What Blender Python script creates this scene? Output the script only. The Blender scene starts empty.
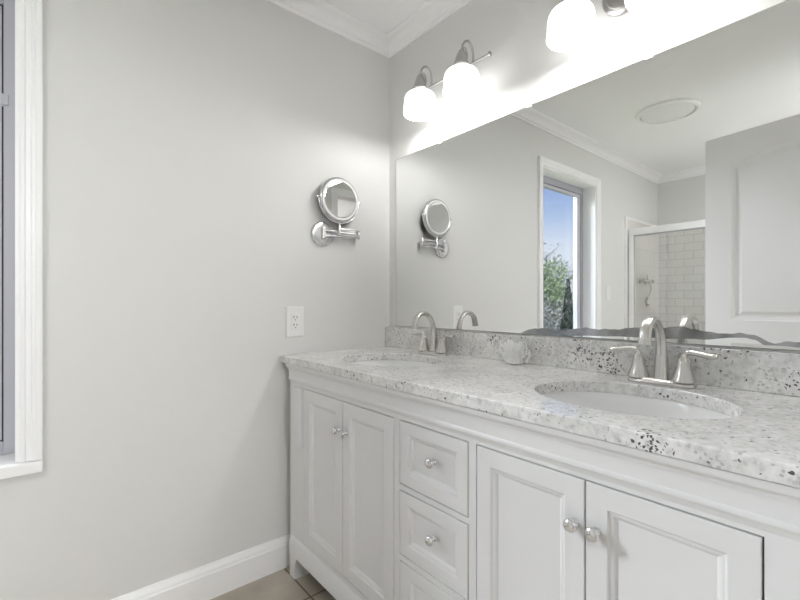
import bpy, bmesh, math, random
from mathutils import Vector, Matrix
random.seed(7)
PI = math.pi
SC = bpy.context.scene
COL = SC.collection

# ------------------------------------------------------------------ camera
cam_d = bpy.data.cameras.new('camera')
cam = bpy.data.objects.new('camera', cam_d); COL.objects.link(cam)
cam.location = (1.645, -1.312, 1.086)
cam.rotation_euler = (PI/2, 0, math.radians(50.2))
cam_d.sensor_width = 36; cam_d.lens = 428.4/800*36
cam_d.shift_y = 0.005
cam_d.clip_start = 0.01; cam_d.clip_end = 400
SC.camera = cam

# ------------------------------------------------------------------ exposure
SC.view_settings.view_transform = 'Standard'
SC.view_settings.look = 'None'
SC.view_settings.exposure = 0.86
SC.view_settings.gamma = 1.0
SC.view_settings.use_curve_mapping = False
SC.cycles.max_bounces = 14
SC.cycles.diffuse_bounces = 8
SC.cycles.glossy_bounces = 8
SC.cycles.transmission_bounces = 10
SC.cycles.transparent_max_bounces = 12
SC.cycles.caustics_reflective = False
SC.cycles.caustics_refractive = False

LAMP_EMIT = 2.4      # lit glass shades of the vanity lights
BULB_W = 1.45         # bulbs inside the shades
HALL_W = 21.0        # added fill light in the hallway behind the camera
SUN_W = 2.4

# ------------------------------------------------------------------ sky
world = bpy.data.worlds.new('sky'); SC.world = world; world.use_nodes = True
nt = world.node_tree; nt.nodes.clear()
def N(t, ty, **kw):
    n = t.nodes.new(ty)
    for k, v in kw.items(): setattr(n, k, v)
    return n
wo = N(nt, 'ShaderNodeOutputWorld'); bg = N(nt, 'ShaderNodeBackground')
tc = N(nt, 'ShaderNodeTexCoord'); sx = N(nt, 'ShaderNodeSeparateXYZ')
rmp = N(nt, 'ShaderNodeValToRGB'); cl = N(nt, 'ShaderNodeTexNoise'); cr = N(nt, 'ShaderNodeValToRGB')
mx = N(nt, 'ShaderNodeMixRGB')
nt.links.new(tc.outputs['Generated'], sx.inputs[0]); nt.links.new(sx.outputs['Z'], rmp.inputs[0])
e = rmp.color_ramp.elements
e[0].position = 0.0; e[0].color = (0.62, 0.66, 0.74, 1)
e[1].position = 0.5; e[1].color = (0.10, 0.20, 0.52, 1)
q = e.new(0.12); q.color = (0.62, 0.66, 0.75, 1)
q = e.new(0.19); q.color = (0.38, 0.48, 0.68, 1)
q = e.new(0.28); q.color = (0.19, 0.29, 0.58, 1)
cl.inputs['Scale'].default_value = 5.0; cl.inputs['Detail'].default_value = 6.0
nt.links.new(tc.outputs['Generated'], cl.inputs['Vector']); nt.links.new(cl.outputs['Fac'], cr.inputs[0])
cr.color_ramp.elements[0].position = 0.52; cr.color_ramp.elements[0].color = (0, 0, 0, 1)
cr.color_ramp.elements[1].position = 0.75; cr.color_ramp.elements[1].color = (0.7, 0.7, 0.7, 1)
nt.links.new(cr.outputs[0], mx.inputs[0]); nt.links.new(rmp.outputs[0], mx.inputs[1])
mx.inputs[2].default_value = (0.80, 0.82, 0.86, 1)
nt.links.new(mx.outputs[0], bg.inputs[0]); bg.inputs[1].default_value = 0.82
nt.links.new(bg.outputs[0], wo.inputs[0])

sd = bpy.data.lights.new('sun', 'SUN'); sd.energy = SUN_W; sd.angle = 0.02; sd.color = (1, 0.96, 0.9)
so = bpy.data.objects.new('sun', sd); COL.objects.link(so)
so.rotation_euler = (math.radians(42), 0, math.radians(140))   # falls from the far side of the house on to the garden
so.location = (10, 5, 12)

hd = bpy.data.lights.new('hallway_fill_light', 'AREA'); hd.energy = HALL_W; hd.shape = 'RECTANGLE'; hd.size = 0.8; hd.size_y = 0.8
hd.color = (0.98, 0.99, 1.0)
ho = bpy.data.objects.new('hallway_fill_light', hd); COL.objects.link(ho)  # unseen fill added to brighten the room through the doorway
ho.location = (4.30, -1.20, 2.00)
ho.rotation_euler = (Vector((0.0, -0.9, 1.5))-Vector(ho.location)).to_track_quat('-Z', 'Y').to_euler()

# bright open sky above the garden, falling in through the window
wd = bpy.data.lights.new('window_daylight', 'AREA'); wd.energy = 880; wd.shape = 'RECTANGLE'; wd.size = 6.5; wd.size_y = 2.2; wd.color = (0.97, 0.98, 1.0)
wob = bpy.data.objects.new('window_daylight', wd); COL.objects.link(wob)
wob.location = (-3.0, -1.3, 3.0)
wob.rotation_euler = (Vector((0.5, -1.3, 1.0))-Vector(wob.location)).to_track_quat('-Z', 'Y').to_euler()
# added fill under the rear ceiling, out of view, no fixture modelled
cd_ = bpy.data.lights.new('rear_fill_light', 'AREA'); cd_.energy = 8; cd_.shape = 'DISK'; cd_.size = 0.35; cd_.color = (0.99, 0.995, 1.0)
co_ = bpy.data.objects.new('rear_fill_light', cd_); COL.objects.link(co_); co_.location = (1.48, -2.42, 2.33)

# ------------------------------------------------------------------ materials
def mat(name, col, rough=0.5, metal=0.0, spec=0.5, **kw):
    m = bpy.data.materials.new(name); m.use_nodes = True
    b = m.node_tree.nodes['Principled BSDF']
    b.inputs['Base Color'].default_value = (*col, 1)
    b.inputs['Roughness'].default_value = rough
    b.inputs['Metallic'].default_value = metal
    b.inputs['Specular IOR Level'].default_value = spec
    for k, v in kw.items():
        b.inputs[k.replace('_', ' ')].default_value = v
    return m
def P(m): return m.node_tree.nodes['Principled BSDF']
def ramp(t, stops):
    r = N(t, 'ShaderNodeValToRGB'); el = r.color_ramp.elements
    while len(el) < len(stops): el.new(0.5)
    for i, (p, c) in enumerate(stops):
        el[i].position = p; el[i].color = (*c, 1) if len(c) == 3 else c
    return r
def noise_col(m, a, b, scale, detail=3, bump=0.0, bscale=200):
    t = m.node_tree; c = N(t, 'ShaderNodeTexCoord'); n = N(t, 'ShaderNodeTexNoise')
    n.inputs['Scale'].default_value = scale; n.inputs['Detail'].default_value = detail
    t.links.new(c.outputs['Object'], n.inputs['Vector'])
    r = ramp(t, [(0.35, a), (0.65, b)]); t.links.new(n.outputs['Fac'], r.inputs[0])
    t.links.new(r.outputs[0], P(m).inputs['Base Color'])
    if bump:
        n2 = N(t, 'ShaderNodeTexNoise'); n2.inputs['Scale'].default_value = bscale
        t.links.new(c.outputs['Object'], n2.inputs['Vector'])
        bp = N(t, 'ShaderNodeBump'); bp.inputs['Strength'].default_value = bump; bp.inputs['Distance'].default_value = 0.002
        t.links.new(n2.outputs['Fac'], bp.inputs['Height']); t.links.new(bp.outputs[0], P(m).inputs['Normal'])
    return m

M_wall = noise_col(mat('wall_paint', (0.66, 0.66, 0.63), 0.55, spec=0.3), (0.715, 0.713, 0.697), (0.735, 0.733, 0.717), 1.2, bump=0.06, bscale=120)
M_ceil = mat('ceiling_paint', (0.90, 0.90, 0.90), 0.7, spec=0.2)
M_trim = mat('trim_paint', (0.90, 0.90, 0.90), 0.32, spec=0.4)
M_cab = mat('cabinet_paint', (0.765, 0.765, 0.77), 0.32, spec=0.4)
M_dark = mat('cabinet_inside', (0.12, 0.12, 0.12), 0.8)
M_doorp = mat('door_paint', (0.90, 0.90, 0.90), 0.4, spec=0.4)
M_nickel = mat('brushed_nickel', (0.64, 0.625, 0.60), 0.27, 1.0)
M_lampnickel = mat('satin_nickel', (0.50, 0.49, 0.48), 0.30, 1.0)
M_chrome = mat('chrome', (0.74, 0.74, 0.75), 0.2, 1.0)
M_mirror = mat('mirror_silver', (0.90, 0.905, 0.90), 0.0, 1.0)
M_medge = mat('mirror_edge', (0.42, 0.44, 0.43), 0.15, 0.3)
M_porc = mat('porcelain', (0.86, 0.86, 0.86), 0.08, spec=0.6)
M_plastic = mat('white_plastic', (0.82, 0.82, 0.81), 0.35)
M_black = mat('black_slot', (0.02, 0.02, 0.02), 0.5)
M_gasket = mat('black_gasket', (0.02, 0.02, 0.025), 0.6)
M_vinyl = mat('grey_vinyl', (0.42, 0.42, 0.46), 0.4)
M_sash = mat('white_vinyl', (0.52, 0.52, 0.56), 0.35)
M_clip = mat('clear_clip', (0.95, 0.95, 0.95), 0.2)
M_coral = mat('white_coral', (0.94, 0.94, 0.93), 0.6)
M_fan = mat('fan_panel', (0.84, 0.84, 0.84), 0.6)

def glass(name, tint=(1, 1, 1), refl=0.06):
    m = bpy.data.materials.new(name); m.use_nodes = True; t = m.node_tree; t.nodes.clear()
    o = N(t, 'ShaderNodeOutputMaterial'); tr = N(t, 'ShaderNodeBsdfTransparent'); g = N(t, 'ShaderNodeBsdfGlossy'); x = N(t, 'ShaderNodeMixShader')
    tr.inputs[0].default_value = (*tint, 1); g.inputs['Roughness'].default_value = 0.0
    x.inputs[0].default_value = refl
    t.links.new(tr.outputs[0], x.inputs[1]); t.links.new(g.outputs[0], x.inputs[2]); t.links.new(x.outputs[0], o.inputs[0])
    return m
M_pane = glass('window_glass', (0.93, 0.95, 0.96), 0.05)
M_shglass = glass('shower_glass', (0.95, 0.96, 0.955), 0.05)
M_jar = glass('jar_glass', (1, 1, 1), 0.03)

# granite: pale mottled stone with clustered dark specks
def granite():
    m = mat('speckled_granite', (0.7, 0.7, 0.68), 0.12, spec=0.5); t = m.node_tree; L = t.links.new
    c = N(t, 'ShaderNodeTexCoord')
    def noise(scale, det, src, rough=0.6):
        n = N(t, 'ShaderNodeTexNoise'); n.inputs['Scale'].default_value = scale; n.inputs['Detail'].default_value = det; n.inputs['Roughness'].default_value = rough
        L(src, n.inputs['Vector']); return n
    # bend the coordinates so no grain is a perfect dot
    w = noise(60, 2, c.outputs['Object'])
    sub = N(t, 'ShaderNodeVectorMath', operation='SUBTRACT'); sub.inputs[1].default_value = (0.5, 0.5, 0.5); L(w.outputs['Color'], sub.inputs[0])
    sc = N(t, 'ShaderNodeVectorMath', operation='SCALE'); sc.inputs['Scale'].default_value = 0.016; L(sub.outputs[0], sc.inputs[0])
    ad = N(t, 'ShaderNodeVectorMath', operation='ADD'); L(c.outputs['Object'], ad.inputs[0]); L(sc.outputs[0], ad.inputs[1])
    W = ad.outputs[0]
    n1 = noise(72, 4, W, 0.6)
    base = ramp(t, [(0.28, (0.52, 0.515, 0.51)), (0.40, (0.70, 0.695, 0.685)), (0.50, (0.79, 0.785, 0.775)), (0.64, (0.86, 0.86, 0.85))]); L(n1.outputs['Fac'], base.inputs[0])
    big = noise(11, 3, W); bigr = ramp(t, [(0.38, (0.86, 0.86, 0.855)), (0.60, (1.0, 1.0, 1.0))]); L(big.outputs['Fac'], bigr.inputs[0])
    mul = N(t, 'ShaderNodeMixRGB', blend_type='MULTIPLY'); mul.inputs[0].default_value = 1; L(base.outputs[0], mul.inputs[1]); L(bigr.outputs[0], mul.inputs[2])
    def specks(scale, clscale, lo, hi, amt, dist, col, strength, prev, loc=(0, 0, 0), veins=()):
        v = N(t, 'ShaderNodeTexVoronoi'); v.inputs['Scale'].default_value = scale; L(W, v.inputs['Vector'])
        s_ = N(t, 'ShaderNodeSeparateColor'); L(v.outputs['Color'], s_.inputs[0])
        mp = N(t, 'ShaderNodeMapping'); mp.inputs['Location'].default_value = loc; L(c.outputs['Object'], mp.inputs[0])
        n = noise(clscale, 2, mp.outputs[0])
        k = ramp(t, [(lo, (0.015,)*3), (hi, (amt,)*3)]); L(n.outputs['Fac'], k.inputs[0])
        kk = k.outputs[0]
        for pos, rad in veins:          # clusters of garnet in the stone
            dd = N(t, 'ShaderNodeVectorMath', operation='DISTANCE'); dd.inputs[1].default_value = pos; L(c.outputs['Object'], dd.inputs[0])
            mr = N(t, 'ShaderNodeMapRange'); mr.inputs['From Min'].default_value = rad*0.3; mr.inputs['From Max'].default_value = rad; mr.inputs['To Min'].default_value = 0.42; mr.inputs['To Max'].default_value = 0.0
            L(dd.outputs['Value'], mr.inputs['Value'])
            mxn = N(t, 'ShaderNodeMath', operation='MAXIMUM'); L(kk, mxn.inputs[0]); L(mr.outputs[0], mxn.inputs[1]); kk = mxn.outputs[0]
        lt = N(t, 'ShaderNodeMath', operation='LESS_THAN'); L(s_.outputs[1], lt.inputs[0]); L(kk, lt.inputs[1])
        d = N(t, 'ShaderNodeMath', operation='LESS_THAN'); d.inputs[1].default_value = dist; L(v.outputs['Distance'], d.inputs[0])
        a_ = N(t, 'ShaderNodeMath', operation='MULTIPLY'); L(lt.outputs[0], a_.inputs[0]); L(d.outputs[0], a_.inputs[1])
        b_ = N(t, 'ShaderNodeMath', operation='MULTIPLY'); b_.inputs[1].default_value = strength; L(a_.outputs[0], b_.inputs[0])
        x = N(t, 'ShaderNodeMixRGB'); x.inputs[2].default_value = (*col, 1); L(b_.outputs[0], x.inputs[0]); L(prev, x.inputs[1]); return x.outputs[0]
    o1 = specks(150, 16, 0.40, 0.62, 0.32, 0.44, (0.36, 0.345, 0.355), 0.6, mul.outputs[0])
    o2 = specks(170, 6.5, 0.62, 0.78, 0.4, 0.50, (0.05, 0.035, 0.042), 0.92, o1, (0.35, 0.1, 0.2),
                veins=(((0.145, 0.262, 0.09), 0.06), ((0.21, 0.262, 0.055), 0.065), ((0.527, -0.284, 0.015), 0.04), ((-0.20, 0.262, 0.11), 0.035), ((0.63, 0.262, 0.06), 0.03)))
    L(o2, P(m).inputs['Base Color'])
    return m
M_granite = granite()

def brick(name, c1, c2, mortar, w, h, ms, offset, rough, rot=(0, 0, 0), loc=(0, 0, 0), bump=0.3, noise=None):
    m = mat(name, c1, rough, spec=0.5); t = m.node_tree; L = t.links.new
    c = N(t, 'ShaderNodeTexCoord'); mp = N(t, 'ShaderNodeMapping')
    mp.inputs['Rotation'].default_value = rot; mp.inputs['Location'].default_value = loc
    L(c.outputs['Object'], mp.inputs[0])
    b = N(t, 'ShaderNodeTexBrick'); b.offset = offset
    b.inputs['Color1'].default_value = (*c1, 1); b.inputs['Color2'].default_value = (*c2, 1); b.inputs['Mortar'].default_value = (*mortar, 1)
    b.inputs['Scale'].default_value = 1; b.inputs['Mortar Size'].default_value = ms; b.inputs['Mortar Smooth'].default_value = 0.1
    b.inputs['Brick Width'].default_value = w; b.inputs['Row Height'].default_value = h; b.inputs['Bias'].default_value = 0
    L(mp.outputs[0], b.inputs['Vector'])
    out = b.outputs['Color']
    if noise:
        n = N(t, 'ShaderNodeTexNoise'); n.inputs['Scale'].default_value = noise; n.inputs['Detail'].default_value = 6
        L(c.outputs['Object'], n.inputs['Vector'])
        r = ramp(t, [(0.3, (0.80, 0.78, 0.76)), (0.7, (1.1, 1.1, 1.1))]); L(n.outputs['Fac'], r.inputs[0])
        x = N(t, 'ShaderNodeMixRGB', blend_type='MULTIPLY'); x.inputs[0].default_value = 1; L(out, x.inputs[1]); L(r.outputs[0], x.inputs[2]); out = x.outputs[0]
    L(out, P(m).inputs['Base Color'])
    bp = N(t, 'ShaderNodeBump'); bp.invert = True; bp.inputs['Strength'].default_value = bump; bp.inputs['Distance'].default_value = 0.003
    L(b.outputs['Fac'], bp.inputs['Height']); L(bp.outputs[0], P(m).inputs['Normal'])
    return m
# floor tile laid square, subway tile on the two shower walls
M_floor = brick('floor_tile', (0.49, 0.445, 0.385), (0.52, 0.475, 0.41), (0.17, 0.12, 0.085), 0.33, 0.33, 0.0035, 0.0, 0.35, loc=(0.102, 0.558+0.0, 0), noise=7)
M_sub_back = brick('subway_tile_back', (0.74, 0.72, 0.70), (0.77, 0.75, 0.73), (0.56, 0.54, 0.52), 0.152, 0.076, 0.003, 0.5, 0.08, rot=(PI/2, 0, 0))
M_sub_side = brick('subway_tile_side', (0.74, 0.71, 0.68), (0.77, 0.74, 0.71), (0.60, 0.58, 0.56), 0.152, 0.076, 0.0025, 0.5, 0.10, rot=(PI/2, 0, PI/2))

def shade_mat():
    m = bpy.data.materials.new('lit_ribbed_glass'); m.use_nodes = True; t = m.node_tree; L = t.links.new
    b = P(m); b.inputs['Base Color'].default_value = (0.45, 0.45, 0.44, 1); b.inputs['Roughness'].default_value = 0.15
    c = N(t, 'ShaderNodeTexCoord'); s = N(t, 'ShaderNodeSeparateXYZ'); L(c.outputs['Object'], s.inputs[0])
    r = ramp(t, [(0.0, (1, 1, 1)), (0.40, (0.92, 0.92, 0.92)), (0.75, (0.68, 0.68, 0.68)), (1.0, (0.50, 0.50, 0.50))])
    mr = N(t, 'ShaderNodeMapRange'); mr.inputs['From Min'].default_value = -0.05; mr.inputs['From Max'].default_value = 0.055
    L(s.outputs['Z'], mr.inputs['Value']); L(mr.outputs[0], r.inputs[0])
    b.inputs['Emission Color'].default_value = (1, 0.995, 0.985, 1)
    mu = N(t, 'ShaderNodeMath', operation='MULTIPLY'); mu.inputs[1].default_value = LAMP_EMIT
    L(r.outputs[0], mu.inputs[0]); L(mu.outputs[0], b.inputs['Emission Strength'])
    return m
M_shade = shade_mat()
def emis(name, col, st):
    m = mat(name, col, 0.5); P(m).inputs['Emission Color'].default_value = (*col, 1); P(m).inputs['Emission Strength'].default_value = st; return m
M_bulb = emis('lit_bulb', (1, 0.97, 0.92), 14)

# mottled dark grey for the streak along the mirror's lower edge
M_streak = mat('mottled_grey_streak', (0.36, 0.37, 0.375), 0.16, 0.75)
noise_col(M_streak, (0.26, 0.265, 0.27), (0.46, 0.465, 0.47), 22, 4)

# ------------------------------------------------------------------ mesh helpers
def obj(name, bm, m, parent=None, smooth=None, loc=None, bevel=0, seg=2):
    me = bpy.data.meshes.new(name)
    bmesh.ops.recalc_face_normals(bm, faces=bm.faces)
    bm.to_mesh(me); bm.free()
    for k in (m if isinstance(m, (list, tuple)) else [m]): me.materials.append(k)
    if smooth is not None:
        me.polygons.foreach_set('use_smooth', [True]*len(me.polygons)); me.set_sharp_from_angle(angle=math.radians(smooth))
    o = bpy.data.objects.new(name, me); COL.objects.link(o)
    if parent: o.parent = parent
    if loc: o.location = loc
    if bevel:
        b = o.modifiers.new('bevel', 'BEVEL'); b.width = bevel; b.segments = seg; b.limit_method = 'ANGLE'; b.angle_limit = math.radians(40)
        b.harden_normals = False
    return o
def box(bm, x0, x1, y0, y1, z0, z1, mi=0):
    vs = [bm.verts.new((x, y, z)) for z in (z0, z1) for (x, y) in ((x0, y0), (x1, y0), (x1, y1), (x0, y1))]
    for f in ((0, 3, 2, 1), (4, 5, 6, 7), (0, 1, 5, 4), (1, 2, 6, 5), (2, 3, 7, 6), (3, 0, 4, 7)):
        bm.faces.new([vs[i] for i in f]).material_index = mi
def boxes(*bs):
    bm = bmesh.new()
    for b in bs: box(bm, *b)
    return bm
def loft(bm, rings, cap0=True, cap1=True, closed=True):
    R = [[bm.verts.new(p) for p in r] for r in rings]; n = len(R[0])
    for a, b in zip(R, R[1:]):
        for i in range(n if closed else n-1):
            j = (i+1) % n
            bm.faces.new((a[i], a[j], b[j], b[i]))
    if cap0: bm.faces.new(R[0][::-1])
    if cap1: bm.faces.new(R[-1])
    return R
def lathe(bm, prof, seg=32, M=None, cap0=True, cap1=True):
    rings = []
    for r, z in prof:
        ring = []
        for k in range(seg):
            a = 2*PI*k/seg; v = Vector((r*math.cos(a), r*math.sin(a), z)); ring.append(M @ v if M else v)
        rings.append(ring)
    loft(bm, rings, cap0, cap1)
def catmull(pts, n=8):
    P_ = [Vector(p) for p in pts]; P_ = [2*P_[0]-P_[1]] + P_ + [2*P_[-1]-P_[-2]]; out = []
    for i in range(1, len(P_)-2):
        a, b, c, d = P_[i-1:i+3]
        for k in range(n):
            t = k/n; out.append(0.5*((2*b)+(c-a)*t+(2*a-5*b+4*c-d)*t*t+(-a+3*b-3*c+d)*t**3))
    out.append(P_[-2]); return out
def tube(bm, pts, r, seg=12, sy=None, up=None, section=None):
    """sweep; r a number or list; section(k, u) -> list of (a,b) for frames side, normal"""
    pts = [Vector(p) for p in pts]; n = len(pts); rings = []
    T = [(pts[min(i+1, n-1)]-pts[max(i-1, 0)]).normalized() for i in range(n)]
    ref = Vector(up) if up else (Vector((0, 0, 1)) if abs(T[0].z) < 0.9 else Vector((1, 0, 0)))
    for i in range(n):
        if up: side = Vector(up)
        else:
            side = ref - T[i]*ref.dot(T[i]); side.normalize(); ref = side
        nor = T[i].cross(side).normalized()
        rr = r[i] if isinstance(r, (list, tuple)) else r
        if section: sec = section(i/(n-1))
        else: sec = [(rr*math.cos(2*PI*k/seg), rr*math.sin(2*PI*k/seg)) for k in range(seg)]
        rings.append([pts[i]+side*a+nor*b for a, b in sec])
    loft(bm, rings)
def rings_radii(n, rs):
    out = []
    for i in range(n):
        t = i/(n-1)*(len(rs)-1); k = min(int(t), len(rs)-2); out.append(rs[k]+(rs[k+1]-rs[k])*(t-k))
    return out
def moulding(bm, p0, p1, nrm, prof, m0=0, m1=0):
    """profile (offset from wall, z) swept from p0 to p1; m0/m1 = mitre sign"""
    p0 = Vector(p0); p1 = Vector(p1); n = Vector(nrm); t = (p1-p0).normalized()
    a = [p0+n*o+t*(o*m0)+Vector((0, 0, z)) for o, z in prof]
    b = [p1+n*o-t*(o*m1)+Vector((0, 0, z)) for o, z in prof]
    loft(bm, [a, b])
def setp(o, label=None, cat=None, group=None, kind=None):
    if label: o['label'] = label
    if cat: o['category'] = cat
    if group: o['group'] = group
    if kind: o['kind'] = kind
    return o
def thing(name, label, cat, loc=(0, 0, 0), rz=0, group=None, kind=None):
    o = bpy.data.objects.new(name, None); COL.objects.link(o); o.empty_display_size = 0.05
    o.location = loc; o.rotation_euler = (0, 0, rz)
    return setp(o, label, cat, group, kind)
def struct(name, bm, m, parent=None, **kw):
    o = obj(name, bm, m, parent, **kw)
    if not parent: o['kind'] = 'structure'
    return o
def dup(o, parent=None, loc=None):
    c = o.copy(); COL.objects.link(c)
    if parent: c.parent = parent
    if loc: c.location = loc
    for ch in list(o.children): dup(ch, c)
    return c

# ------------------------------------------------------------------ room shell
ZF, ZC, XR, YB = 0.012, 2.362, 1.70, -3.455
XL = -0.012
WY0, WY1, WZ0, WZ1 = -2.155, -1.366, 0.63, 2.05      # window opening
DY0, DY1, DZ = -1.54, -0.70, 2.05                    # doorway to the hallway
struct('floor', boxes((-0.17, 5.4, YB-0.12, 0.12, ZF-0.1, ZF)), M_floor)
struct('ceiling', boxes((-0.17, 5.4, YB-0.12, 0.12, ZC, ZC+0.1)), M_ceil)
struct('wall_left', boxes((-0.18, XL, WY1, 0, ZF, ZC), (-0.18, XL, YB, WY0, ZF, ZC),
       (-0.18, XL, WY0, WY1, ZF, WZ0), (-0.18, XL, WY0, WY1, WZ1, ZC)), M_wall)
struct('wall_front', boxes((-0.17, 5.4, 0, 0.12, ZF, ZC)), M_wall)
struct('wall_back', boxes((-0.17, 5.4, YB-0.12, YB, ZF, ZC)), M_wall)
struct('wall_right', boxes((XR, XR+0.11, DY1, 0, ZF, ZC), (XR, XR+0.11, YB, DY0, ZF, ZC), (XR, XR+0.11, DY0, DY1, DZ, ZC)), M_wall)
struct('wall_hallway', boxes((5.28, 5.4, YB, 0, ZF, ZC)), M_wall)

crown = [(0, -0.066), (0.007, -0.066), (0.009, -0.060), (0.009, -0.053), (0.014, -0.050)]
for k in range(7):
    a = k/6*PI/2; crown.append((0.016+0.036*(1-math.cos(a)), -0.047+0.033*math.sin(a)))
crown += [(0.056, -0.012), (0.060, -0.008), (0.066, -0.006), (0.066, 0), (0, 0)]
for i, (a, b, n) in enumerate((((XL, YB, ZC), (XL, 0, ZC), (1, 0, 0)), ((XL, 0, ZC), (XR, 0, ZC), (0, -1, 0)),
                               ((XR, 0, ZC), (XR, YB, ZC), (-1, 0, 0)), ((XR, YB, ZC), (XL, YB, ZC), (0, 1, 0)))):
    bm = bmesh.new(); moulding(bm, a, b, n, crown, 1, 1)
    struct('trim_%d' % (i+1), bm, M_trim, smooth=35)
bb = [(0, 0), (0.019, 0), (0.019, 0.092), (0.015, 0.097), (0.015, 0.104), (0.013, 0.108), (0.008, 0.114), (0.006, 0.121), (0, 0.122)]
bm = bmesh.new(); moulding(bm, (XL, -2.66, ZF), (XL, -0.505, ZF), (1, 0, 0), bb)
struct('baseboard_left', bm, M_trim, smooth=35)
bm = bmesh.new(); moulding(bm, (XR, DY0-0.06, ZF), (XR, -2.70, ZF), (-1, 0, 0), bb)
struct('baseboard_right', bm, M_trim, smooth=35)

# doorway casing
bm = boxes((XR-0.015, XR+0.0, DY0-0.06, DY0, ZF, DZ+0.06), (XR-0.015, XR, DY1, DY1+0.06, ZF, DZ+0.06), (XR-0.015, XR, DY0, DY1, DZ, DZ+0.06))
struct('trim_5', bm, M_trim)

# ------------------------------------------------------------------ window
win = thing('window_1', 'white cased window in the left wall', 'window', (XL, (WY0+WY1)/2, WZ0), kind='structure')
oy, oz = (WY0+WY1)/2, WZ0
def wb(*bs):
    return boxes(*[(x0, x1, y0-oy, y1-oy, z0-oz, z1-oz) for x0, x1, y0, y1, z0, z1 in bs])
# fluted casing: profile across its width w (0 = opening, 0.055 = outside)
cp = [(0.0, 0.0), (0.0, 0.009), (0.005, 0.013), (0.012, 0.013), (0.016, 0.009), (0.026, 0.009), (0.030, 0.015), (0.036, 0.015), (0.039, 0.019), (0.050, 0.020), (0.053, 0.018), (0.053, 0.0)]
bm = bmesh.new()
rings = []
for (cy, cz, dy, dz) in ((WY1, WZ0, 1, 0), (WY1, WZ1, 1, 1), (WY0, WZ1, -1, 1), (WY0, WZ0, -1, 0)):
    rings.append([(h, cy+dy*w-oy, cz+dz*w-oz) for w, h in cp])
loft(bm, rings)
obj('casing', bm, M_trim, win)
obj('sill', wb((-0.15, 0.021, WY0-0.053, WY1+0.053, WZ0-0.036, WZ0-0.003)), M_trim, win, bevel=0.003)
obj('reveal', wb((-0.15, 0.0, WY1-0.008, WY1, WZ0, WZ1), (-0.15, 0, WY0, WY0+0.008, WZ0, WZ1), (-0.15, 0, WY0+0.008, WY1-0.008, WZ1-0.008, WZ1)), M_trim, win)
y0, y1, z0, z1 = WY0+0.008, WY1-0.008, WZ0, WZ1-0.008
fw = 0.030
obj('frame', wb((-0.16, -0.105, y0, y0+fw, z0, z1), (-0.16, -0.105, y1-fw, y1, z0, z1), (-0.16, -0.105, y0+fw, y1-fw, z0, z0+0.04), (-0.16, -0.105, y0+fw, y1-fw, z1-0.05, z1)), M_vinyl, win, bevel=0.002)
a0, a1, c0, c1 = y0+fw, y1-fw, z0+0.04, z1-0.05
g = 0.004
obj('gasket', wb((-0.135, -0.112, a0, a0+g, c0, c1), (-0.135, -0.112, a1-g, a1, c0, 1.685), (-0.135, -0.112, a1-g, a1, 1.722, c1), (-0.135, -0.112, a0+g, a1-g, c0, c0+g), (-0.135, -0.112, a0+g, a1-g, c1-g, c1)), M_gasket, win)
b0, b1, d0, d1 = a0+g, a1-g, c0+g, c1-g
sw = 0.050
sash = obj('sash', wb((-0.145, -0.110, b0, b0+sw, d0, d1), (-0.145, -0.110, b1-sw, b1, d0, d1), (-0.145, -0.110, b0+sw, b1-sw, d0, d0+sw), (-0.145, -0.110, b0+sw, b1-sw, d1-0.022, d1)), M_sash, win, bevel=0.002)
obj('pane', wb((-0.130, -0.126, b0+sw, b1-sw, d0+sw, d1-0.022)), M_pane, sash)
obj('latch', wb((-0.110, -0.098, a1-0.006, a1+0.012, 1.687, 1.720)), M_vinyl, win, bevel=0.002)

# ------------------------------------------------------------------ garden outside the window
bm = boxes((-160, -0.6, -160, 60, -0.65, -0.45))
M_grass = noise_col(mat('lawn', (0.12, 0.15, 0.06), 0.9), (0.10, 0.12, 0.05), (0.20, 0.21, 0.10), 0.6, 5)
setp(struct('ground', bm, M_grass), kind='structure')
M_asph = noise_col(mat('asphalt', (0.3, 0.3, 0.32), 0.85), (0.26, 0.27, 0.30), (0.34, 0.35, 0.38), 2, 5)
setp(struct('driveway', boxes((-12.0, -3.2, -40, -5.5, -0.45, -0.43)), M_asph), kind='structure')
def leafm(name, a, b):
    return noise_col(mat(name, a, 0.7), a, b, 1.6, 6)
M_leafG = leafm('spring_leaves', (0.22, 0.31, 0.14), (0.42, 0.50, 0.30))
M_leafP = leafm('pale_leaves', (0.36, 0.37, 0.33), (0.55, 0.55, 0.50))
M_leafD = leafm('evergreen_leaves', (0.02, 0.045, 0.03), (0.05, 0.08, 0.05))
M_bark = noise_col(mat('bark', (0.12, 0.10, 0.09), 0.9), (0.22, 0.20, 0.19), (0.34, 0.32, 0.31), 9)
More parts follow.
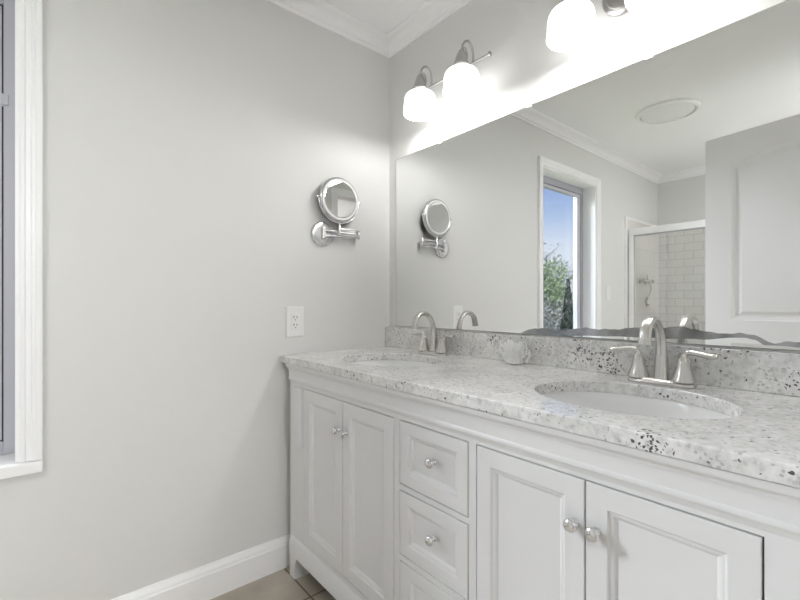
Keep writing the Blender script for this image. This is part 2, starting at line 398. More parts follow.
def tree(x, y, h, r, leaf, nleaf, label, size=0.12, cone=False, branches=16, z0=-0.45, name='garden_tree'):
    t = thing(name, label, 'tree', (x, y, z0))
    bm = bmesh.new()
    tube(bm, catmull([(0, 0, -0.05), (0.05*r, 0.02, h*0.3), (-0.04*r, 0.05*r, h*0.6), (0, 0, h*0.93)], 4), rings_radii(13, [0.035*h*0.5, 0.02*h*0.5, 0.008*h*0.4, 0.02]), 8)
    ends = []
    for k in range(branches):
        a = random.random()*2*PI; zb = h*random.uniform(0.25, 0.8); rr = r*random.uniform(0.6, 1.0)
        if cone: zb = h*random.uniform(0.1, 0.9); rr = r*(1-zb/h)
        e_ = Vector((rr*math.cos(a), rr*math.sin(a), zb+h*random.uniform(0.06, 0.2)))
        mid = Vector((e_.x*0.45, e_.y*0.45, zb+0.02*h))
        tube(bm, catmull([(0, 0, zb), mid, e_], 3), rings_radii(7, [0.012*h*0.4, 0.006*h*0.4, 0.008]), 5)
        for q_ in range(3):
            f = mid.lerp(e_, random.uniform(0.2, 0.9)); g_ = f+Vector((random.uniform(-1, 1), random.uniform(-1, 1), random.uniform(0.1, 1)))*r*0.35
            tube(bm, [f, (f+g_)/2+Vector((0, 0, .04)), g_], [0.02, 0.014, 0.006], 4)
            ends.append(g_)
        ends.append(e_)
    obj('trunk', bm, M_bark, t, smooth=50)
    bm = bmesh.new()
    for k in range(nleaf):
        if cone:
            zz = h*random.random()**1.3; rad = r*(1-zz/h)*random.uniform(0.6, 1.05); a = random.random()*2*PI
            p = Vector((rad*math.cos(a), rad*math.sin(a), zz))
        else:
            e_ = random.choice(ends); p = e_+Vector([random.gauss(0, r*0.17) for _ in range(3)])
        n = Vector([random.uniform(-1, 1) for _ in range(3)]).normalized(); u = n.orthogonal().normalized(); v = n.cross(u)
        s = size*random.uniform(0.6, 1.3)
        vs = [bm.verts.new(p+u*s*a_+v*s*b_) for a_, b_ in ((-.5, 0), (0, -.32), (.55, 0), (0, .32))]
        bm.faces.new(vs)
    obj('foliage', bm, leaf, t)
    return t
tree(-6.75, -13.55, 3.3, 1.05, M_leafG, 4200, 'bright green leafy tree outside the window', 0.10)
tree(-5.1, -10.0, 1.5, 0.7, M_leafP, 1400, 'low grey green bush on the lawn outside the window', 0.08, name='garden_bush')
tree(-4.03, -9.03, 2.15, 0.30, M_leafD, 2400, 'dark narrow evergreen outside the window, at the right of the view', 0.11, cone=True, name='evergreen_shrub')
tree(-20.0, -25.5, 6.2, 2.9, M_leafP, 900, 'pale nearly bare tree far outside the window, left of the green tree', 0.13, branches=40)
tree(-14.0, -24.0, 6.0, 2.6, M_leafP, 800, 'pale nearly bare tree far outside the window, behind the green tree', 0.13, branches=36)
tree(-10.2, -16.5, 2.2, 1.2, M_leafP, 1300, 'grey green shrub across the driveway outside the window', 0.15, name='garden_shrub')

# ------------------------------------------------------------------ vanity cabinet
YF = -0.548          # face of the cabinet
van = thing('vanity_cabinet', 'long white double sink vanity cabinet with panelled doors and drawers', 'cabinet', (0.83, -0.28, ZF))
VX, VY, VZ = 0.83, -0.28, ZF
def vb(*bs): return boxes(*[(a-VX, b-VX, c-VY, d-VY, e_-VZ, f-VZ) for a, b, c, d, e_, f in bs])
X0, X1, ZT = 0.040, 1.655, 0.850
obj('carcass', vb((X0+0.004, X0+0.02, YF+0.018, -0.012, 0.05, ZT-0.001), (X1-0.02, X1-0.004, YF+0.018, -0.012, 0.05, ZT-0.001),
                  (X0+0.02, X1-0.02, YF+0.018, -0.02, 0.13, 0.148), (X0+0.02, X1-0.02, -0.02, -0.012, 0.13, ZT-0.001)), M_dark, van)
DT, DB = 0.762, 0.185
d_l = [(0.160, 0.4295), (0.4325, 0.700)]
dr_x = (0.729, 0.976)
d_r = [(1.004, 1.2575), (1.2605, 1.510)]
xs = [(0.160, 0.700), dr_x, (1.004, 1.510)]
dz = [(0.588, DT), (0.393, 0.568), (DB, 0.372)]
g = 0.0029
fr = [(X0, X1, YF, YF+0.02, DT+g, 0.8495), (X0, X1, YF, YF+0.02, 0.10, DB-g)]
edges = [X0, 0.160-g, 0.700+g, dr_x[0]-g, dr_x[1]+g, 1.004-g, 1.510+g, X1]
for a, b in zip(edges[0::2], edges[1::2]): fr.append((a, b, YF, YF+0.02, DB-g, DT+g))
for za, zb in ((dz[1][1]+g, dz[0][0]-g), (dz[2][1]+g, dz[1][0]-g)): fr.append((dr_x[0]-g, dr_x[1]+g, YF, YF+0.02, za, zb))
fr.append((X0, X0+0.02, YF+0.02, -0.012, 0.10, 0.8495)); fr.append((X1-0.02+0.016, X1, YF+0.02, -0.012, 0.10, 0.8495))
obj('face_frame', vb(*fr), M_cab, van)
# cornice under the worktop: profile y,z swept in x
def xprof(prof, x0, x1):
    bm = bmesh.new()
    loft(bm, [[(x0-VX, y-VY, z-VZ) for y, z in prof], [(x1-VX, y-VY, z-VZ) for y, z in prof]]); return bm
corn = [(YF+0.002, 0.8490), (-0.569, 0.8490), (-0.569, 0.843), (-0.567, 0.838)]
for k in range(6):
    a = k/5*PI/2; corn.append((-0.566+0.009*math.sin(a), 0.836-0.010*(1-math.cos(a))-0.002*k/5))
corn += [(-0.5535, 0.823), (-0.5535, 0.796), (-0.5550, 0.794), (-0.5560, 0.790), (-0.5552, 0.786), (-0.5525, 0.783), (-0.5505, 0.778), (YF-0.0002, 0.773), (YF+0.002, 0.773)]
obj('cornice', xprof(corn, X0-0.002, X1+0.004), M_cab, van, smooth=30)
pl = [(YF+0.002, 0.166), (YF-0.003, 0.166), (YF-0.006, 0.163), (YF-0.009, 0.155), (YF-0.012, 0.150), (YF-0.013, 0.100), (YF+0.002, 0.100)]
obj('plinth', xprof(pl, X0+0.016, X1+0.003), M_cab, van, smooth=30)
for s, fx, fy in ((1, X0+0.017, YF-0.011), (-1, X1, YF-0.011)):
    bm = bmesh.new()
    out = [(0, ZF), (0.042, ZF), (0.043, 0.045), (0.046, 0.075), (0.052, 0.090), (0.062, 0.0995), (0, 0.0995)]
    loft(bm, [[(fx+s*a-VX, yy-VY, z-VZ) for a, z in out] for yy in (fy, YF+0.07)])
    obj('foot', bm, M_cab, van)
for a_ in (X0, X1-0.05): obj('back_foot', vb((a_, a_+0.05, -0.08, -0.03, ZF, 0.10)), M_cab, van)
# decorative raised strip at the left end
obj('pilaster_strip', vb((0.098, 0.150, YF-0.018, YF+0.001, 0.535, 0.766)), M_cab, van, bevel=0.004)

def panel_front(bm, x0, x1, z0, z1, yf, th, fr_w):
    def ring(i, y): return [(x0+i-VX, y-VY, z0+i-VZ), (x1-i-VX, y-VY, z0+i-VZ), (x1-i-VX, y-VY, z1-i-VZ), (x0+i-VX, y-VY, z1-i-VZ)]
    R = [ring(0, yf+th), ring(0, yf+0.0012), ring(0.0012, yf), ring(fr_w-0.002, yf), ring(fr_w, yf+0.001), ring(fr_w+0.002, yf+0.004), ring(fr_w+0.006, yf+0.0045),
         ring(fr_w+0.009, yf+0.006), ring(fr_w+0.013, yf+0.010)]
    loft(bm, R)
def knob(parent, x, z, y):
    M_ = Matrix.Translation((x-VX, y-VY, z-VZ)) @ Matrix.Rotation(PI/2, 4, 'X')
    bm = bmesh.new()
    lathe(bm, [(0.0085, -0.001), (0.0085, 0.001), (0.007, 0.003), (0.0045, 0.005), (0.004, 0.010), (0.006, 0.0125), (0.011, 0.014), (0.0128, 0.0165), (0.0128, 0.0185), (0.011, 0.0215), (0.006, 0.0235), (0.001, 0.024)], 24, M_)
    obj('knob', bm, M_chrome, parent, smooth=60)
def door_(x0, x1, z0, z1, name, kx, kz, fw_):
    bm = bmesh.new(); panel_front(bm, x0, x1, z0, z1, YF-0.0015, 0.018, fw_)
    o = obj(name, bm, M_cab, van)
    knob(o, kx, kz, YF-0.0015)
    return o
for (a, b), k in zip(d_l, (0.408, 0.455)): door_(a, b, DB, DT, 'door', k, 0.664, 0.043)
for (a, b), k in zip(d_r, (1.239, 1.280)): door_(a, b, DB, DT, 'door', k, 0.678, 0.040)
for (a, b) in dz: door_(dr_x[0], dr_x[1], a, b, 'drawer', (dr_x[0]+dr_x[1])/2+0.012, (a+b)/2+0.010 if b-a < 0.18 else (a+b)/2, 0.034)

# ------------------------------------------------------------------ worktop with two oval openings
SINKS = [(0.385, -0.308), (1.232, -0.308)]; SA, SB = 0.205, 0.168
wt = thing('countertop', 'pale speckled granite countertop running along the mirror wall', 'countertop', (0.85, -0.29, 0.85))
WX, WY, WZ = 0.85, -0.29, 0.85
bm = bmesh.new()
def loop(pts):
    vs = [bm.verts.new(p) for p in pts]; return [bm.edges.new((vs[i], vs[(i+1) % len(vs)])) for i in range(len(vs))]
x0, x1, y0, y1 = -0.007, 1.695, -0.574, -0.003
outer = [(x0+(x1-x0)*k/24-WX, y0-WY, 0.03) for k in range(24)]+[(x1-WX, y0+(y1-y0)*k/8-WY, 0.03) for k in range(8)]
outer += [(x1+(x0-x1)*k/24-WX, y1-WY, 0.03) for k in range(24)]+[(x0-WX, y1+(y0-y1)*k/8-WY, 0.03) for k in range(8)]
eds = loop(outer)
for cx, cy in SINKS: eds += loop([(cx+SA*math.cos(2*PI*k/56)-WX, cy+SB*math.sin(2*PI*k/56)-WY, 0.03) for k in range(56)])
bmesh.ops.triangle_fill(bm, use_beauty=True, edges=eds)
res = bmesh.ops.extrude_face_region(bm, geom=list(bm.faces))
for v in [q_ for q_ in res['geom'] if isinstance(q_, bmesh.types.BMVert)]: v.co.z = 0.0003
obj('slab', bm, M_granite, wt, bevel=0.0035, seg=3)
obj('backsplash', boxes((-0.009-WX, 1.695-WX, -0.029-WY, -0.002-WY, 0.0305, 0.126)), M_granite, wt, bevel=0.002)

# sinks
def sink(cx, cy, label):
    t = thing('undermount_sink', label, 'sink', (cx, cy, 0.85), group=None)
    bm = bmesh.new(); rings = []
    D = 0.145
    prof = [(1.10, 0.0), (1.015, 0.0), (1.0, -0.004)]
    for k in range(1, 13):
        a = k/12*PI/2; prof.append((max(math.cos(a)**0.62, 0.10), -0.004-(D-0.004)*math.sin(a)**0.9))
    for s, z in prof: rings.append([((SA+0.003)*s*math.cos(2*PI*k/56), (SB+0.003)*s*math.sin(2*PI*k/56), z) for k in range(56)])
    R = loft(bm, rings, False, False)
    outer = []
    for s, z in reversed(prof): outer.append([((SA+0.003)*(s if s > 1.05 else s+0.04)*math.cos(2*PI*k/56), (SB+0.003)*(s if s > 1.05 else s+0.04)*math.sin(2*PI*k/56), z-0.012) for k in range(56)])
    R2 = loft(bm, outer, False, False)
    for k in range(56):
        j = (k+1) % 56
        bm.faces.new((R[-1][k], R[-1][j], R2[0][j], R2[0][k])); bm.faces.new((R2[-1][k], R2[-1][j], R[0][j], R[0][k]))
    obj('basin', bm, M_porc, t, smooth=50)
    bm = bmesh.new(); lathe(bm, [(0.020, -0.012), (0.022, 0.0), (0.021, 0.003), (0.014, 0.0025), (0.013, 0.005), (0.002, 0.006)], 24, Matrix.Translation((0, 0, -D)))
    obj('drain', bm, M_nickel, t, smooth=40)
sink(*SINKS[0], 'white oval undermount sink in the countertop near the left wall')
sink(*SINKS[1], 'white oval undermount sink in the countertop, nearest the camera')

# ------------------------------------------------------------------ faucets
def faucet(x, y, label):
    t = thing('faucet', label, 'faucet', (x, y, 0.881), group=None)
    bm = bmesh.new(); rings = []
    for (a, b, z) in ((0.079, 0.027, 0), (0.079, 0.027, 0.004), (0.077, 0.025, 0.008), (0.072, 0.020, 0.013), (0.05, 0.014, 0.0145)):
        r_ = []
        for k in range(40):
            q_ = 2*PI*k/40; c, s = math.cos(q_), math.sin(q_)
            r_.append((a*abs(c)**0.55*(1 if c >= 0 else -1), b*abs(s)**0.8*(1 if s >= 0 else -1), z))
        rings.append(r_)
    loft(bm, rings); obj('base_plate', bm, M_nickel, t, smooth=40)
    for s in (-1, 1):
        bm = bmesh.new()
        lathe(bm, [(0.027, 0.012), (0.0265, 0.016), (0.023, 0.026), (0.019, 0.038), (0.0162, 0.048), (0.0148, 0.057), (0.0150, 0.060), (0.0140, 0.062), (0.0145, 0.064), (0.0115, 0.069), (0.008, 0.073), (0.0065, 0.078), (0.002, 0.080)], 28, Matrix.Translation((s*0.0525, 0, 0)))
        h = obj('handle_post', bm, M_nickel, t, smooth=35)
        bm = bmesh.new()
        pts = catmull([(s*0.0525, 0, 0.069), (s*0.056, 0, 0.080), (s*0.066, -0.001, 0.0855), (s*0.085, -0.003, 0.084), (s*0.105, -0.005, 0.0805), (s*0.124, -0.006, 0.080)], 5)
        n = len(pts)
        def sec(u, n_=12):
            w = 0.0062+0.0050*u; hh = 0.0064+0.0012*u
            if u > 0.95: w *= 0.8; hh *= 0.7
            return [(hh*math.cos(2*PI*k/n_), w*math.sin(2*PI*k/n_)) for k in range(n_)]
        tube(bm, pts, 0.005, section=sec)
        obj('lever', bm, M_nickel, h, smooth=60)
    # high arc spout, a flattened ribbon with ridges on its outer face
    bm = bmesh.new()
    path = catmull([(0, 0.006, 0.008), (0, 0.006, 0.045), (0, 0.005, 0.085), (0, 0.0, 0.120), (0, -0.014, 0.148), (0, -0.038, 0.166), (0, -0.066, 0.166), (0, -0.089, 0.149), (0, -0.099, 0.124), (0, -0.101, 0.106)], 5)
    def sps(u):
        if u < 0.42: w = 0.019-0.009*(u/0.42)**0.8; h = 0.016-0.0085*(u/0.42)**0.8
        else: w = 0.010+0.0055*(u-0.42)/0.58; h = 0.0075
        pr = []
        m_ = 24
        for k in range(m_):
            q_ = 2*PI*k/m_; c, s = math.cos(q_), math.sin(q_)
            a = w*abs(c)**0.7*(1 if c >= 0 else -1); b = h*abs(s)**0.8*(1 if s >= 0 else -1)
            if s < -0.3: b += 0.0022*math.cos(a/w*PI*2.5)*min(1, u*2.5)     # raised ribs
            pr.append((a, b))
        return pr
    tube(bm, path, 0.01, up=(1, 0, 0), section=sps)
    obj('spout', bm, M_nickel, t, smooth=50)
    bm = bmesh.new(); lathe(bm, [(0.003, 0), (0.003, 0.030), (0.005, 0.033), (0.005, 0.038), (0.001, 0.040)], 12, Matrix.Translation((0, 0.0265, 0.012)))
    obj('drain_lift_rod', bm, M_nickel, t, smooth=40)
    return t
faucet(0.385, -0.088, 'brushed nickel high arc faucet behind the sink near the left wall')
faucet(1.226, -0.088, 'brushed nickel high arc faucet behind the sink nearest the camera')

# ------------------------------------------------------------------ glass box with white coral
jx, jy = 0.774, -0.076
jar = thing('glass_coral_box', 'small clear glass box holding white coral, between the two faucets', 'decoration', (jx, jy, 0.8808), rz=0.12)
jw, jh, th = 0.043, 0.086, 0.003
bm = boxes((-jw, jw, -jw+0.005, jw-0.005, 0, th), (-jw, -jw+th, -jw+0.005, jw-0.005, th, jh), (jw-th, jw, -jw+0.005, jw-0.005, th, jh), (-jw+th, jw-th, -jw+0.005, -jw+0.005+th, th, jh), (-jw+th, jw-th, jw-0.005-th, jw-0.005, th, jh))
obj('glass', bm, M_jar, jar)
bm = bmesh.new()
lathe(bm, [(0.026, th), (0.028, 0.008), (0.02, 0.014), (0.004, 0.017)], 16)
for k in range(60):
    a = random.random()*2*PI; b = random.uniform(0.0, 0.85); L_ = random.uniform(0.03, 0.07)
    p0 = Vector((random.uniform(-.030, .030), random.uniform(-.022, .022), random.choice((0.006, 0.006, 0.025))))
    d_ = Vector((math.cos(a)*math.sin(b), math.sin(a)*math.sin(b), math.cos(b)*1.15))
    def cl_(v): return Vector((max(-0.038, min(0.038, v.x)), max(-0.030, min(0.030, v.y)), min(0.079, max(0.006, v.z))))
    p1 = cl_(p0+d_*L_*0.5+Vector((random.uniform(-.005, .005), random.uniform(-.005, .005), 0))); p2 = cl_(p0+d_*L_)
    tube(bm, catmull([p0, p1, p2], 3), rings_radii(7, [0.005, 0.0042, 0.0026]), 6)
    for q_ in range(2):
        s_ = p1.lerp(p2, random.random()*0.7); e_ = cl_(s_+Vector([random.uniform(-1, 1) for _ in range(3)])*0.014+Vector((0, 0, 0.006)))
        tube(bm, [s_, (s_+e_)/2+Vector((0, 0, 0.001)), e_], [0.003, 0.0026, 0.0016], 6)
obj('coral', bm, M_coral, jar, smooth=60)

# ------------------------------------------------------------------ big wall mirror
MX0, MX1, MZ0, MZ1 = 0.047, 1.672, 0.980, 1.7805
mir = thing('wall_mirror', 'large frameless mirror on the wall above the countertop', 'mirror', (0.86, -0.001, MZ0))
ox, oz_ = 0.86, MZ0
obj('backing', boxes((MX0-ox, MX1-ox, -0.0045, 0.0, 0, MZ1-oz_)), M_medge, mir)
bm = bmesh.new()
vs = [bm.verts.new(v) for v in ((MX0+0.002-ox, -0.0052, 0.002), (MX1-0.002-ox, -0.0052, 0.002), (MX1-0.002-ox, -0.0052, MZ1-oz_-0.002), (MX0+0.002-ox, -0.0052, MZ1-oz_-0.002))]
bm.faces.new(vs)
r_ = bmesh.ops.extrude_face_region(bm, geom=list(bm.faces))
for v in [q_ for q_ in r_['geom'] if isinstance(q_, bmesh.types.BMVert)]: v.co.y = -0.0046
obj('silvered_glass', bm, M_mirror, mir)
for cx in (0.783, 1.169, 0.345, 1.56):
    bm = bmesh.new(); box(bm, cx-0.009-ox, cx+0.009-ox, -0.010, 0.0, MZ1-oz_-0.008, MZ1-oz_+0.010)
    lathe(bm, [(0.005, 0), (0.005, 0.002), (0.001, 0.003)], 12, Matrix.Translation((cx-ox, -0.010, MZ1-oz_+0.004)) @ Matrix.Rotation(PI/2, 4, 'X'))
    o = obj('mirror_clip', bm, M_clip, mir); o['label'] = 'clear plastic clip on the mirror top edge'
# ragged dark strip (outline found as wall coordinates x, z)
top = [(0.75, 0.983), (0.762, 0.991), (0.786, 0.997), (0.829, 1.005), (0.863, 1.001), (0.899, 1.0), (0.944, 1.007), (0.987, 1.011), (1.025, 1.009), (1.067, 1.01), (1.104, 1.014), (1.142, 1.019), (1.184, 1.018), (1.219, 1.024), (1.245, 1.026), (1.279, 1.021), (1.312, 1.013), (1.343, 1.013), (1.373, 1.014), (1.402, 1.012), (1.415, 1.007), (1.426, 0.997), (1.436, 0.992), (1.447, 0.996), (1.456, 1.0), (1.481, 1.002), (1.56, 0.998), (1.62, 0.995), (1.668, 0.992)]
bot = [(0.75, 0.979), (0.826, 0.982), (0.899, 0.983), (1.031, 0.988), (1.142, 0.991), (1.221, 0.992), (1.303, 0.995), (1.353, 1.002), (1.383, 1.005), (1.405, 1.0), (1.418, 0.989), (1.436, 0.989), (1.456, 0.989), (1.481, 0.989), (1.668, 0.9845)]
def interp(tab, x):
    for (a, b), (c, d) in zip(tab, tab[1:]):
        if a <= x <= c: return b+(d-b)*(x-a)/(c-a)
    return tab[-1][1]
bm = bmesh.new(); rings = []
for k in range(181):
    x = 0.7500+(1.667-0.7500)*k/180
    zt = interp(top, x)+0.0012*math.sin(x*97)+0.0008*math.sin(x*211+1); zb = interp(bot, x)+0.0006*math.sin(x*71)
    zt = max(zt, zb+0.0015)
    rings.append([(x-ox, -0.0056, zb-oz_), (x-ox, -0.0056, zt-oz_), (x-ox, -0.0052, zt-oz_), (x-ox, -0.0052, zb-oz_)])
loft(bm, rings)
o = obj('dark_edge_streak', bm, M_streak, mir); o['label'] = 'dark ragged streak along the mirror bottom edge'

# ------------------------------------------------------------------ vanity lights
def vanity_light(xc, label):
    t = thing('vanity_light', label, 'wall lamp', (xc, 0, 2.010))
    MY = Matrix.Rotation(PI/2, 4, 'X')     # lathe axis z -> -y
    bm = bmesh.new(); lathe(bm, [(0.062, 0.0005), (0.062, 0.006), (0.058, 0.010), (0.050, 0.012), (0.046, 0.017), (0.030, 0.020), (0.014, 0.022), (0.011, 0.040), (0.011, 0.052), (0.001, 0.054)], 40, Matrix.Translation((-0.008, 0, -0.01)) @ MY)
    obj('back_plate', bm, M_lampnickel, t, smooth=35)
    bm = bmesh.new(); MX = Matrix.Rotation(PI/2, 4, 'Y')
    L_ = 0.200
    lathe(bm, [(0.003, -L_), (0.009, -L_+0.001), (0.0095, -L_+0.006), (0.006, -L_+0.010), (0.0045, -L_+0.014), (0.0045, L_-0.014), (0.006, L_-0.010), (0.0095, L_-0.006), (0.009, L_-0.001), (0.003, L_)], 20, Matrix.Translation((0, -0.045, 0)) @ MX)
    obj('bar', bm, M_lampnickel, t, smooth=40)
    for s in (-1, 1):
        cx = s*0.114
        bm = bmesh.new()
        tube(bm, catmull([(cx, -0.045, 0.0), (cx, -0.045, 0.035), (cx, -0.052, 0.060), (cx, -0.070, 0.073), (cx, -0.090, 0.066), (cx, -0.104, 0.045), (cx, -0.109, 0.020)], 5), 0.0045, 10)
        tube(bm, catmull([(cx, -0.106, 0.032), (cx, -0.092, 0.040), (cx, -0.080, 0.028), (cx, -0.078, 0.010), (cx, -0.085, 0.0)], 4), 0.0035, 8)
        lathe(bm, [(0.001, -0.006), (0.007, -0.004), (0.007, 0.004), (0.001, 0.006)], 12, Matrix.Translation((cx, -0.085, -0.002)))
        arm = obj('arm', bm, M_lampnickel, t, smooth=60)
        bm = bmesh.new()
        lathe(bm, [(0.006, 0.028), (0.011, 0.026), (0.014, 0.018), (0.019, 0.010), (0.019, 0.004), (0.022, 0.0), (0.024, -0.014), (0.029, -0.026), (0.033, -0.034), (0.034, -0.034), (0.028, -0.043), (0.020, -0.032)], 28, Matrix.Translation((cx, -0.110, -0.002)))
        obj('socket_cup', bm, M_lampnickel, t, smooth=35)
        # ribbed bell shade, open below; local origin at its middle
        bm = bmesh.new(); seg = 96
        SHS = 0.66
        prof = [(0.026, 0.070), (0.036, 0.069), (0.048, 0.063), (0.056, 0.053), (0.061, 0.038), (0.0635, 0.020), (0.0645, 0.0), (0.0645, -0.020), (0.0655, -0.040), (0.067, -0.052), (0.0675, -0.060), (0.066, -0.067), (0.063, -0.070),
                (0.061, -0.067), (0.061, -0.052), (0.0605, -0.02), (0.0600, 0.0), (0.0585, 0.020), (0.056, 0.036), (0.051, 0.049), (0.044, 0.058), (0.034, 0.063), (0.026, 0.064)]
        prof = [(r*1.02, z*SHS) for r, z in prof]
        rings = []
        for i, (r, z) in enumerate(prof):
            ro = 1+(0.012 if 2 < i < 11 else 0)*0
            rings.append([((r+(0.0011*math.cos(32*2*PI*k/seg) if 2 < i < 11 else 0))*math.cos(2*PI*k/seg), (r+(0.0011*math.cos(32*2*PI*k/seg) if 2 < i < 11 else 0))*math.sin(2*PI*k/seg), z) for k in range(seg)])
        loft(bm, rings, False, False)
        sh = obj('shade', bm, M_shade, t, smooth=60, loc=(cx, -0.110, -0.093))
        bm = bmesh.new(); lathe(bm, [(0.012, 0.040), (0.013, 0.026), (0.020, 0.012), (0.024, 0.0), (0.022, -0.014), (0.012, -0.024), (0.001, -0.026)], 20)
        obj('bulb', bm, M_bulb, sh, smooth=60)
        ld = bpy.data.lights.new('bulb_light', 'POINT'); ld.energy = BULB_W; ld.shadow_soft_size = 0.016; ld.color = (1, 0.995, 0.985)
        lo = bpy.data.objects.new('bulb_light', ld); COL.objects.link(lo); lo.parent = sh; lo.location = (0, 0, -0.036)
    return t
vanity_light(0.447, 'two shade brushed nickel vanity light above the mirror, nearest the left wall')
vanity_light(1.108, 'two shade brushed nickel vanity light above the mirror, above the sink nearest the camera')

# ------------------------------------------------------------------ round extending shaving mirror on the left wall
mm = thing('shaving_mirror', 'round chrome magnifying mirror on a folding arm on the left wall', 'mirror', (XL, -0.376, 1.393))
MXr = Matrix.Rotation(PI/2, 4, 'Y')        # lathe axis z -> +x
bm = bmesh.new(); lathe(bm, [(0.054, 0.0005), (0.054, 0.006), (0.051, 0.009), (0.044, 0.011), (0.030, 0.012), (0.001, 0.012)], 40, MXr)
pl_ = obj('wall_plate', bm, M_chrome, mm, smooth=35)
for zz in (-0.038, 0.038):
    bm = bmesh.new(); lathe(bm, [(0.004, 0.0115), (0.004, 0.0135), (0.001, 0.0138)], 12, Matrix.Translation((0, 0, zz)) @ MXr)
    obj('screw', bm, M_vinyl, pl_)
bm = boxes((0.011, 0.024, -0.007, 0.007, -0.026, 0.026)); obj('arm_bracket', bm, M_nickel, mm, bevel=0.003)
bm = bmesh.new()
for zz in (-0.011, 0.011): tube(bm, [(0.026, 0.0, zz), (0.026, 0.09, zz+0.004), (0.026, 0.172, zz+0.008)], 0.0036, 10)
lathe(bm, [(0.005, -0.018), (0.0055, 0.018)], 12, Matrix.Translation((0.026, 0.0, 0)))
obj('lower_arm', bm, M_chrome, mm, smooth=60)
bm = bmesh.new(); lathe(bm, [(0.007, -0.016), (0.0085, -0.014), (0.0085, 0.028), (0.007, 0.030)], 16, Matrix.Translation((0.030, 0.172, 0.004)))
obj('hinge', bm, M_chrome, mm, smooth=40)
bm = bmesh.new(); HY = 0.068
tube(bm, [(0.040, 0.170, 0.026), (0.041, 0.12, 0.025), (0.034, HY, 0.024)], 0.0036, 10)
tube(bm, [(0.040, 0.170, 0.008), (0.041, 0.12, 0.008), (0.034, HY, 0.008)], 0.0036, 10)
lathe(bm, [(0.0065, -0.002), (0.0065, 0.034), (0.0045, 0.036), (0.0045, 0.050)], 14, Matrix.Translation((0.034, HY, 0.0)))
obj('upper_arm', bm, M_chrome, mm, smooth=60)
HZ = 0.152; HR = 0.098
bm = bmesh.new()
tube(bm, [(0.034, HY+(HR+0.004)*math.cos(a), HZ+(HR+0.004)*math.sin(a)) for a in [PI+(PI)*k/32 for k in range(33)]], 0.003, 8)
for s in (-1, 1): lathe(bm, [(0.003, 0.0), (0.005, 0.002), (0.005, 0.008), (0.001, 0.010)], 10, Matrix.Translation((0.034, HY+s*(HR+0.002), HZ)) @ Matrix.Rotation(-s*PI/2, 4, 'X'))
obj('yoke', bm, M_chrome, mm, smooth=60)
head = bpy.data.objects.new('mirror_head', None)
bm = bmesh.new(); MH = Matrix.Translation((0.034, HY, HZ)) @ Matrix.Rotation(math.radians(90), 4, 'Y')
lathe(bm, [(HR-0.012, -0.016), (HR-0.003, -0.012), (HR, -0.006), (HR, 0.006), (HR-0.003, 0.010), (HR-0.006, 0.0115), (HR-0.008, 0.0095)], 64, MH)
hd_ = obj('mirror_head', bm, M_chrome, mm, smooth=35)
bm = bmesh.new(); lathe(bm, [(HR-0.008, 0.0096), (HR-0.008, 0.0108), (HR-0.016, 0.0108), (HR-0.016, 0.0096)], 64, MH, True, True)
obj('light_ring', bm, M_plastic, hd_, smooth=35)
bm = bmesh.new(); lathe(bm, [(HR-0.017, 0.0100), (HR-0.017, 0.0116), (HR-0.020, 0.0120)], 64, MH)
obj('mirror_glass', bm, M_mirror, hd_)

# ------------------------------------------------------------------ outlet and switch on the left wall
def plate(name, label, cat, y, z, w, h):
    t = thing(name, label, cat, (XL, y, z))
    bm = bmesh.new()
    rings = [[(x, sy*(w/2-i), sz*(h/2-i)) for sy, sz in ((-1, -1), (1, -1), (1, 1), (-1, 1))] for x, i in ((0.0003, 0), (0.004, 0), (0.0065, 0.003))]
    loft(bm, rings); obj('cover_plate', bm, M_plastic, t)
    return t
ol = plate('wall_outlet', 'white electrical outlet on the left wall above the countertop', 'outlet', -0.505, 1.012, 0.078, 0.126)
ins = obj('receptacle', boxes((0.006, 0.009, -0.017, 0.017, -0.034, 0.034)), M_plastic, ol, bevel=0.001)
obj('slot', boxes((0.0088, 0.0094, -0.008, -0.0055, 0.014, 0.025), (0.0088, 0.0094, 0.0055, 0.008, 0.015, 0.024), (0.0088, 0.0094, -0.002, 0.002, 0.006, 0.010),
                  (0.0088, 0.0094, -0.008, -0.0055, -0.018, -0.007), (0.0088, 0.0094, 0.0055, 0.008, -0.017, -0.008), (0.0088, 0.0094, -0.002, 0.002, -0.026, -0.022)), M_black, ins)
sp = plate('light_switch', 'white light switch on the left wall between window and shower', 'switch', -2.369, 1.179, 0.072, 0.118)
obj('rocker', boxes((0.006, 0.010, -0.016, 0.016, -0.033, 0.033)), M_plastic, sp, bevel=0.001)

# ------------------------------------------------------------------ round ceiling fan grille
fan = thing('ceiling_fan_grille', 'round white exhaust fan cover on the ceiling', 'vent', (0.598, -1.878, ZC))
bm = bmesh.new(); lathe(bm, [(0.186, -0.0005), (0.186, -0.008), (0.180, -0.016), (0.170, -0.019), (0.160, -0.017), (0.157, -0.010), (0.157, -0.0005)], 64)
obj('rim', bm, M_trim, fan, smooth=40)
bm = bmesh.new(); lathe(bm, [(0.152, -0.001), (0.152, -0.011), (0.148, -0.013), (0.001, -0.016)], 64)
obj('centre_panel', bm, M_fan, fan, smooth=40)

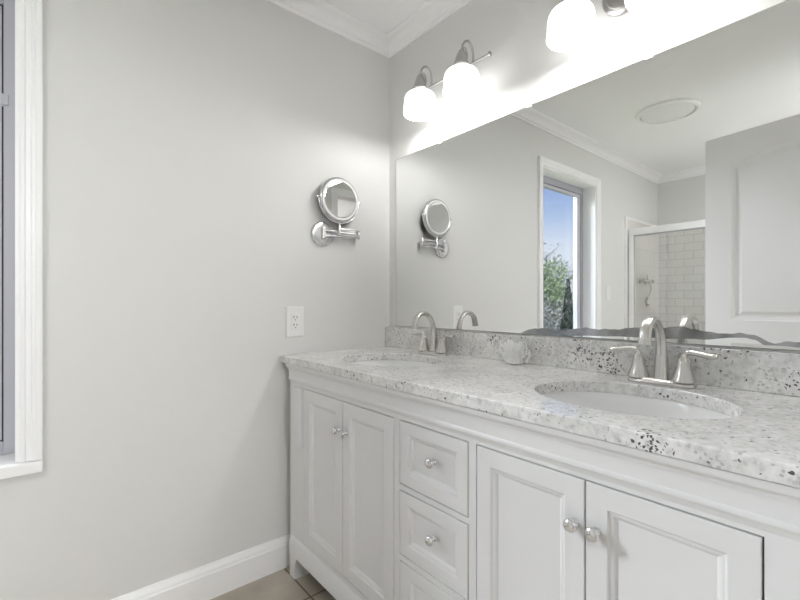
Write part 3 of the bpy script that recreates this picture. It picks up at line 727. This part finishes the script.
# ------------------------------------------------------------------ shower
YS = -2.73
struct('wall_shower_back', boxes((XL, XR, YB, YB+0.012, ZF, 1.865)), M_sub_back)
struct('wall_shower_left', boxes((XL, 0.006, YB+0.012, YS+0.045, ZF, 1.855)), M_sub_side)
struct('trim_6', boxes((XL, 0.010, YS+0.03, YS+0.052, ZF, 1.865), (XL, 0.010, YB+0.012, YS+0.03, 1.845, 1.865)), M_trim)
sh = thing('shower_enclosure', 'white framed glass shower enclosure at the back of the room', 'shower', (0.85, YS, ZF))
def sb(*bs): return boxes(*[(a-0.85, b-0.85, c-YS, d-YS, e_-ZF, f-ZF) for a, b, c, d, e_, f in bs])
obj('header', sb((0.018, XR-0.002, YS-0.035, YS+0.025, 1.695, 1.752)), M_trim, sh, bevel=0.004)
obj('side_post', sb((0.018, 0.052, YS-0.03, YS+0.02, 0.13, 1.695)), M_trim, sh, bevel=0.003)
obj('side_post', sb((XR-0.036, XR-0.002, YS-0.03, YS+0.02, 0.13, 1.695)), M_trim, sh, bevel=0.003)
obj('curb', sb((0.014, XR-0.002, YS-0.06, YS+0.05, ZF, 0.13)), M_trim, sh, bevel=0.006)
gp = obj('glass_panel', sb((0.056, 0.87, YS-0.004, YS+0.002, 0.134, 1.685)), M_shglass, sh)
obj('edge_seal', sb((0.0522, 0.056, YS-0.006, YS+0.004, 0.134, 1.69), (0.0522, 0.87, YS-0.006, YS+0.004, 1.685, 1.695)), M_vinyl, sh)
obj('glass_panel', sb((0.83, XR-0.04, YS-0.026, YS-0.020, 0.134, 1.685)), M_shglass, sh)
vl = thing('shower_valve', 'chrome shower valve with hanging hand shower on the tiled wall', 'shower fitting', (0.006, -3.04, 1.30))
bm = bmesh.new()
tube(bm, [(0.045, -0.085, 0), (0.045, 0, 0), (0.045, 0.085, 0)], 0.013, 14)
for s in (-1, 1):
    lathe(bm, [(0.025, 0.0005), (0.022, 0.008), (0.010, 0.010), (0.010, 0.045)], 16, Matrix.Translation((0, s*0.055, 0)) @ MXr)
obj('valve_body', bm, M_chrome, vl, smooth=50)
for s in (-1, 1):
    bm = bmesh.new(); tube(bm, [(0.045, s*0.086, 0), (0.045, s*0.1, 0), (0.045, s*0.118, 0)], [0.017, 0.019, 0.017], 16)
    obj('knob', bm, M_nickel, vl, smooth=50)
bm = bmesh.new(); tube(bm, [(0.045, 0, 0.01), (0.045, 0, 0.03), (0.045, 0, 0.06)], [0.008, 0.007, 0.007], 10)
obj('diverter', bm, M_nickel, vl, smooth=50)
bm = bmesh.new(); tube(bm, catmull([(0.045, -0.03, -0.012), (0.05, -0.06, -0.05), (0.05, -0.062, -0.10), (0.045, -0.03, -0.135), (0.04, 0.0, -0.16)], 6), 0.005, 8)
obj('hose', bm, M_nickel, vl, smooth=60)
bm = bmesh.new(); tube(bm, [(0.04, 0.0, -0.15), (0.034, 0.006, -0.19), (0.05, 0.008, -0.235)], [0.009, 0.011, 0.018], 12)
obj('hand_shower', bm, mat('dark_chrome', (0.35, 0.35, 0.36), 0.2, 1.0), vl, smooth=60)

# ------------------------------------------------------------------ open door (seen in the mirror)
ang = math.atan2(0.071, 0.411)
W_, H_, TH = 0.775, 2.018, 0.035
drx = thing('door_2', None, None, (0.869, -1.656, ZF), rz=ang, kind='structure')
def dloop(u0, u1, v0, vs, vt, i, w, n=20):
    pts = [(u0+i, w, v0+i), (u1-i, w, v0+i)]
    for k in range(n+1):
        f = k/n; u = (u1-i)+((u0+i)-(u1-i))*f
        pts.append((u, w, vs-i+(vt-vs)*math.sin(PI*f)**0.8 if vt > vs else vs-i))
    return pts
bm = bmesh.new()
for sgn, w0 in ((-1, 0.0), (1, -TH)):
    outer = [(0, w0, 0), (W_, w0, 0), (W_, w0, H_), (0, w0, H_)]
    eds = loop(outer)
    holes = [(0.128, W_-0.128, 0.985, 1.842, 1.898), (0.128, W_-0.128, 0.24, 0.86, 0.86)]
    for h_ in holes:
        r0 = dloop(*h_, 0, w0)
        es = loop(r0); eds += es
        prev = [e_.verts[0] for e_ in es]
        for i, dpt in ((0.006, 0.004), (0.014, 0.006), (0.020, 0.010), (0.032, 0.010), (0.048, 0.004)):
            cur = [bm.verts.new(p) for p in dloop(*h_, i, w0+sgn*dpt)]
            n = len(cur)
            vv = prev
            for k in range(n): bm.faces.new((vv[k], vv[(k+1) % n], cur[(k+1) % n], cur[k]))
            prev = cur
        bm.faces.new(prev)
    bmesh.ops.triangle_fill(bm, use_beauty=True, edges=eds)
for a, b in (((0, 0), (0, H_)), ((0, H_), (W_, H_)), ((W_, H_), (W_, 0)), ((W_, 0), (0, 0))):
    vs = [bm.verts.new(p) for p in ((a[0], 0, a[1]), (b[0], 0, b[1]), (b[0], -TH, b[1]), (a[0], -TH, a[1]))]; bm.faces.new(vs)
obj('door_leaf', bm, M_doorp, drx, smooth=20)
